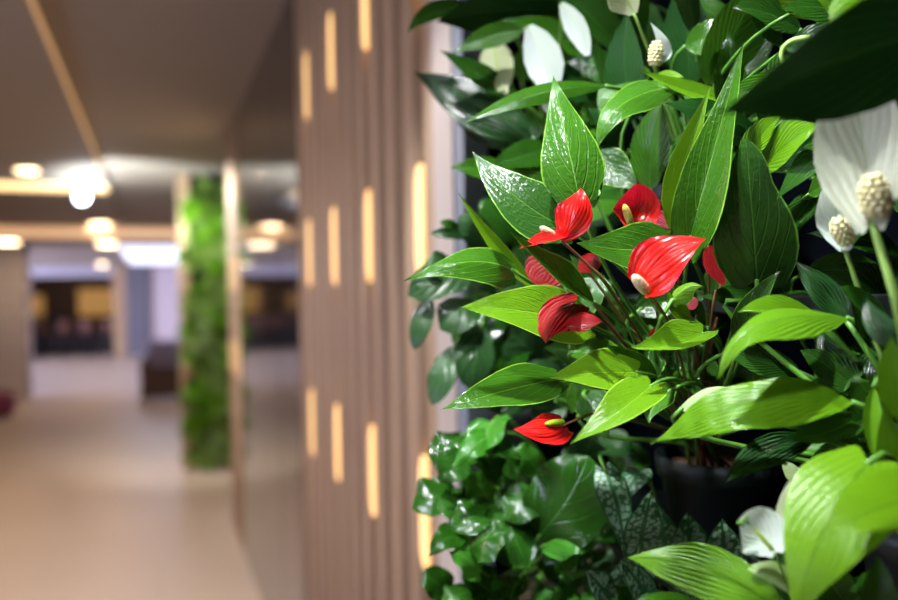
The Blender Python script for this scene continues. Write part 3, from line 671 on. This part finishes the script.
o = box('lit_panel', (-3.3, FY + 2.9, .95), (-2.95, FY + 2.999, 1.6), M['amber']); tag(o, 'small dim amber panel at the left of the bar', 'light panel')
b = thing('bar_counter', (-2.2, FY + 1.6, 0), 'dark bar counter seen through the far opening', 'counter')
box('counter_body', (-3.9, FY + 1.3, 0), (-.4, FY + 1.9, .85), M['bar_dark'], b); box('countertop', (-3.95, FY + 1.2, .85), (-.35, FY + 2, .9), M['black'], b, bevel=.01)
for k, x in enumerate((-2.75, -2.2, -1.65, -1.1)):
    t = thing('bar_stool', (x, FY + .75, 0), ['brown bar stool, leftmost in front of the bar', 'brown bar stool, second from the left at the bar', 'brown bar stool, third from the left at the bar', 'brown bar stool nearest the wooden post'][k], 'stool', 'bar stools at the far counter')
    lathe('seat', (x, FY + .75, .62), [(.17, 0), (.2, .02), (.2, .07), (.15, .09)], M['stool_seat'], t, 16)
    v, f = [], []
    vs = [(x + .2 * sin(a), FY + .75 - .2 * cos(a), z) for z in (.70, .92) for a in [RD(-60 + 15 * i) for i in range(9)]]
    vs += [(x + .225 * sin(a), FY + .75 - .225 * cos(a), z) for z in (.70, .92) for a in [RD(-60 + 15 * i) for i in range(9)]]
    fs = []
    for i in range(8): fs += [(i, i + 1, i + 10, i + 9), (i + 18, i + 27, i + 28, i + 19), (i + 9, i + 10, i + 28, i + 27), (i, i + 18, i + 19, i + 1)]
    fs += [(0, 9, 27, 18), (8, 26, 35, 17)]
    mk('backrest', vs, fs, M['stool_seat'], t)
    lathe('post', (x, FY + .75, 0), [(.2, 0), (.2, .015), (.03, .03), (.025, .62)], M['black'], t, 16)
for k in range(7):
    x = -3.0 + k * .13
    o = lathe('bottle', (x, FY + 1.75, .9), [(.035, 0), (.037, .02), (.037, .16), (.013, .21), (.013, .28)], M['bottle'], None, 10)
    tag(o, 'dark bottle standing in a row on the bar counter', 'bottle', 'bottles on the bar counter')
# armchair
def armchair(x, y, rz):
    t = thing('armchair', (x, y, 0), 'brown armchair with a lavender back standing before the pale far wall', 'armchair'); 
    def B(n, a, b, m, bev=.04): return box(n, (x + a[0], y + a[1], a[2]), (x + b[0], y + b[1], b[2]), m, t, bevel=bev)
    B('seat', (-.33, -.3, .18), (.33, .3, .42), M['brown_fabric']); B('backrest', (-.33, .18, .3), (.33, .36, .84), M['lavender'])
    B('armrest', (-.42, -.32, .05), (-.28, .34, .60), M['brown_fabric']); B('armrest', (.28, -.32, .05), (.42, .34, .60), M['brown_fabric'])
    B('front_panel', (-.42, -.36, .04), (.42, -.32, .5), M['brown_fabric']); B('cushion', (-.27, -.24, .42), (.27, .2, .5), M['lavender']); B('headrest', (-.3, -.30, .52), (.3, -.22, .74), M['lavender'])
    for a in (-.36, .36):
        for b_ in (-.27, .3): lathe('leg', (x + a, y + b_, 0), [(.015, 0), (.025, .16)], M['black'], t, 8)
armchair(.19, 12.7, 0)
t = thing('pouf', (-1.93, 11.6, 0), 'small pink pouf on the floor before the grey tiled wall', 'pouf')
lathe('cushion', (-1.93, 11.6, .03), [(.16, 0), (.22, .05), (.23, .16), (.2, .26), (.1, .29)], M['pink_fabric'], t, 20)
lathe('base', (-1.93, 11.6, 0), [(.17, 0), (.17, .03)], M['black'], t, 20)
# ceiling lights
def downlight(px, py, z, r, label, name='downlight', e=8, group='round recessed ceiling downlights'):
    v = P(px, py, 1) - CAM; q = CAM + v * ((z - 1.5) / v.z)
    t = thing(name, (q.x, q.y, z), label, 'ceiling light', group)
    v1, f1 = latheg((q.x, q.y, z - .012), [(r, 0), (r * 1.18, 0), (r * 1.2, .0115), (r, .0115)], 28)
    mk('rim', v1, f1[:-2], M['ceil'], t)
    lathe('diffuser', (q.x, q.y, z - .03), [(r * .5, 0), (r * .9, .008), (r * .98, .0295)], M['lamp_far' if q.y > 9 else 'lamp_warm'], t, 28)
    l = bpy.data.lights.new('downlight_lamp', 'AREA'); l.shape = 'DISK'; l.size = r * 2; l.energy = e; l.color = (1, .70, .46)
    lo = bpy.data.objects.new('downlight_lamp', l); COL.objects.link(lo); lo.parent = t; lo.location = (0, 0, -.02)
    return q
downlight(27, 169, 2.515, .09, 'large warm downlight nearest on the left part of the ceiling', e=38)
downlight(7, 241, 2.30, .16, 'round downlight at the far left of the lower ceiling', e=35)
downlight(100, 224, 2.515, .16, 'round downlight just above the warm cross band', e=41)
downlight(107, 243, 2.30, .15, 'round downlight just below the warm cross band', e=35)
downlight(102, 264, 2.30, .12, 'faint downlight far back above the bar opening', e=28)
for k, (x, y) in enumerate(((-2.2, .4), (-1.0, 3.6), (-1.9, 5.6), (-1.9, 2.0))):
    t = thing('downlight', (x, y, 2.515), 'round warm downlight overhead outside the view', 'ceiling light', 'downlights overhead')
    lathe('diffuser', (x, y, 2.507), [(.06, 0), (.06, .0075)], M['lamp_warm'], t, 20)
    l = bpy.data.lights.new('downlight_lamp', 'AREA'); l.shape = 'DISK'; l.size = .12; l.energy = (2 if y < 1 else 17); l.color = (1, .70, .46)
    lo = bpy.data.objects.new('downlight_lamp', l); COL.objects.link(lo); lo.parent = t; lo.location = (0, 0, -.02)
# linear lights
o = box('linear_light', (-.394, -2.5, 2.522), (-.382, 7.0, 2.555), M['led']); tag(o, 'thin warm light strip running along the ceiling step', 'ceiling light')
o = box('linear_light', (-2.9, 7.85, 2.495), (-.40, 8.2, 2.5149), plain('cove_glow', (1, .8, .5), .5, emit=(1, .66, .28), es=2.2)); tag(o, 'bright warm light strip across the ceiling beside the spotlight', 'ceiling light')
o = box('linear_light', (-9, 11.87, 2.32), (4, 11.898, 2.45), plain('band_glow', (1, .8, .5), .5, emit=(1, .55, .30), es=.75)); tag(o, 'wide warm glowing band across the lobby ceiling', 'ceiling light')
o = box('ceiling_light_panel', (-.52, 13.4, 2.285), (.75, 20, 2.299), M['sky']); tag(o, 'bright bluish white ceiling panel over the far lobby', 'ceiling light')
st('window_1', (-8.9, 13.8, .1), (-8.8, 21.5, 2.2), M['window'])
# spotlight
def lamp(kind, loc, aim, e, col, size=.03, ang=60, blend=.5, nm='lamp'):
    l = bpy.data.lights.new(nm, kind); l.energy = e; l.color = col
    if kind == 'SPOT': l.spot_size = RD(ang); l.spot_blend = blend; l.shadow_soft_size = size
    elif kind == 'POINT': l.shadow_soft_size = size
    elif kind == 'AREA': l.size = size
    o = bpy.data.objects.new(nm, l); COL.objects.link(o); o.location = loc
    if aim is not None: o.rotation_euler = (Vector(aim) - Vector(loc)).to_track_quat('-Z', 'Y').to_euler()
    return o
def spotlight(c, aim, label, r=.05):
    c = Vector(c); ax = (Vector(aim) - c).normalized()
    t = thing('spotlight', (c.x, c.y, 2.5), label, 'spotlight')
    lathe('housing', c - ax * .1, [(r * .9, 0), (r, .01), (r, .1), (r * .97, .1)], M['black'], t, 20, ax)
    lathe('lens', c + ax * .001, [(r * .95, 0), (r * .95, .003)], M['lamp_cool'], t, 20, ax)
    top = 2.514 if c.x < -.39 else 2.559
    lathe('bracket', (c.x, c.y, c.z + .04), [(.01, 0), (.01, top - c.z - .05), (.04, top - c.z - .05), (.04, top - c.z - .042)], M['black'], t, 12)
q = P(82, 197, 7.0)
spotlight(q, (.2, 3.0, 1.3), 'bright white spotlight hanging from the ceiling at the left', .055)
lamp('POINT', (q.x + .05, q.y - .12, q.z + .0), None, 15, (.75, .86, 1), .05, nm='spotlight_glow')
lamp('SPOT', (-.05, 6.45, 2.5), (.40, 7.35, 1.3), 135, (.92, .97, .95), .04, 80, .6, 'spotlight_far')
lamp('SPOT', (-.6, 6.4, 1.9), (.0, 7.6, 2.56), 220, (.8, .93, 1), .1, 90, .8, 'ceiling_glow_fill')  # added lamp without a fixture, aimed up to put a cool glow on the ceiling
lamp('SPOT', (-.2, 3.3, 2.5), (.2, 4.8, .0), 160, (.92, .93, 1), .05, 70, .8, 'spotlight_mid')
# plant spotlights near the camera
spotlight((.02, .42, 2.45), (.38, .62, 1.5), 'white spotlight above the flowering plants', .04)
lamp('SPOT', (.02, .42, 2.44), (.40, .62, 1.32), 120, (.97, 1, .96), .022, 50, 1, 'plant_light')
spotlight((-.5, .1, 2.42), (.38, .62, 1.5), 'white spotlight on the ceiling behind the camera', .05)
lamp('SPOT', (-.5, .1, 2.41), (.40, .62, 1.38), 85, (.93, .98, 1), .06, 36, 1, 'plant_light')
lamp('SPOT', (.1, 5.3, 2.5), (.46, 5.3, 2.0), 75, (.85, .93, 1), .04, 70, .7, 'spotlight_wall')
lamp('SPOT', (-.10, 1.3, 2.45), (.44, 1.1, 1.3), 34, (.93, .97, 1), .03, 50, .5, 'plant_light')
st('sheen_fill_panel', (-3.0, .8, .9), (-2.97, 2.4, 2.1), M['window'])  # added glowing panel, out of view, for cool sheen and fill on the leaves
lamp('AREA', (-8.6, 17.5, 1.3), (0, 17.5, .6), 1500, (.52, .60, 1), 2.2, nm='daylight')
lamp('AREA', (-2.9, 1.6, 1.5), (.46, 1.6, 1.5), 8, (.80, .90, 1), 1.3, nm='daylight')  # added cool fill lamp in front of the near left panel
# ------------------------------------------------------------------ distant pier with living wall
PY = 7.3
st('pier', (.200, PY, 0), (.8, PY + .5, 2.559), M['pier'])
st('planter_back', (.29, PY - .02, .05), (.78, PY - .001, 2.55), M['backing'])
lamp('POINT', (-1.9, FY + 1.6, 2.3), None, 14, (1, .7, .4), .1, nm='bar_lamp')
bm_cl = []
def clumpmesh(seed):
    r = random.Random(seed); V, Fc, U = [], [], []
    for k in range(46):
        d = Vector((r.uniform(-1, 1), r.uniform(-1.2, -.2), r.uniform(-1, .9))).normalized()
        p0 = Vector((r.uniform(-.03, .03), -.01, r.uniform(-.04, .04))) + d * .02
        L = r.uniform(.06, .13); p2 = p0 + d * L + Vector((0, 0, -.03)); p1 = (p0 + p2) / 2 + Vector((0, -.01, .025))
        v, f, u = bladeg(p0, p1, p2, L * r.uniform(.35, .6), r.uniform(-30, 50), 10, 'lance', nu=2, nv=5, V=Vector((0, 1, 0)))
        n = len(V); V += v; Fc += [tuple(i + n for i in q) for q in f]; U += u
    return V, Fc, U
for s in range(3):
    v, f, u = clumpmesh(s); me_o = mk('leafy_wall_plant', v, f, M['far_leaf' if s < 2 else 'lily_light'], None, u); bm_cl.append(me_o)
first = [True] * 3; k = 0; z = .14
while z < 2.50:
    for j, x in enumerate((.31, .41, .51, .61)):
        if rnd.random() < .22 or (z > 2.3 and j == 0): continue
        s = rnd.choice((0, 1, 2, 1)) if z < 2.0 else rnd.choice((0, 0, 2))
        o = bm_cl[s] if first[s] else bm_cl[s].copy()
        if not first[s]: COL.objects.link(o)
        first[s] = False
        o.location = (x + rnd.uniform(-.015, .015), PY - .05 - rnd.uniform(0, .10), min(z + rnd.uniform(-.03, .03), 2.48)); o.rotation_euler = (0, rnd.uniform(-1.5, 1.5), 0); o.scale = (1.1, 1, 1.1)
        tag(o, 'leafy green plant growing on the distant wooden pier', 'plant', 'plants on the distant pier')
    z += .11
S.view_settings.view_transform = 'Standard'; S.view_settings.look = 'None'; S.view_settings.gamma = 1
S.view_settings.exposure = .0
w = bpy.data.worlds.new('world'); S.world = w; w.use_nodes = True
w.node_tree.nodes['Background'].inputs[0].default_value = (.5, .55, .7, 1); w.node_tree.nodes['Background'].inputs[1].default_value = .05
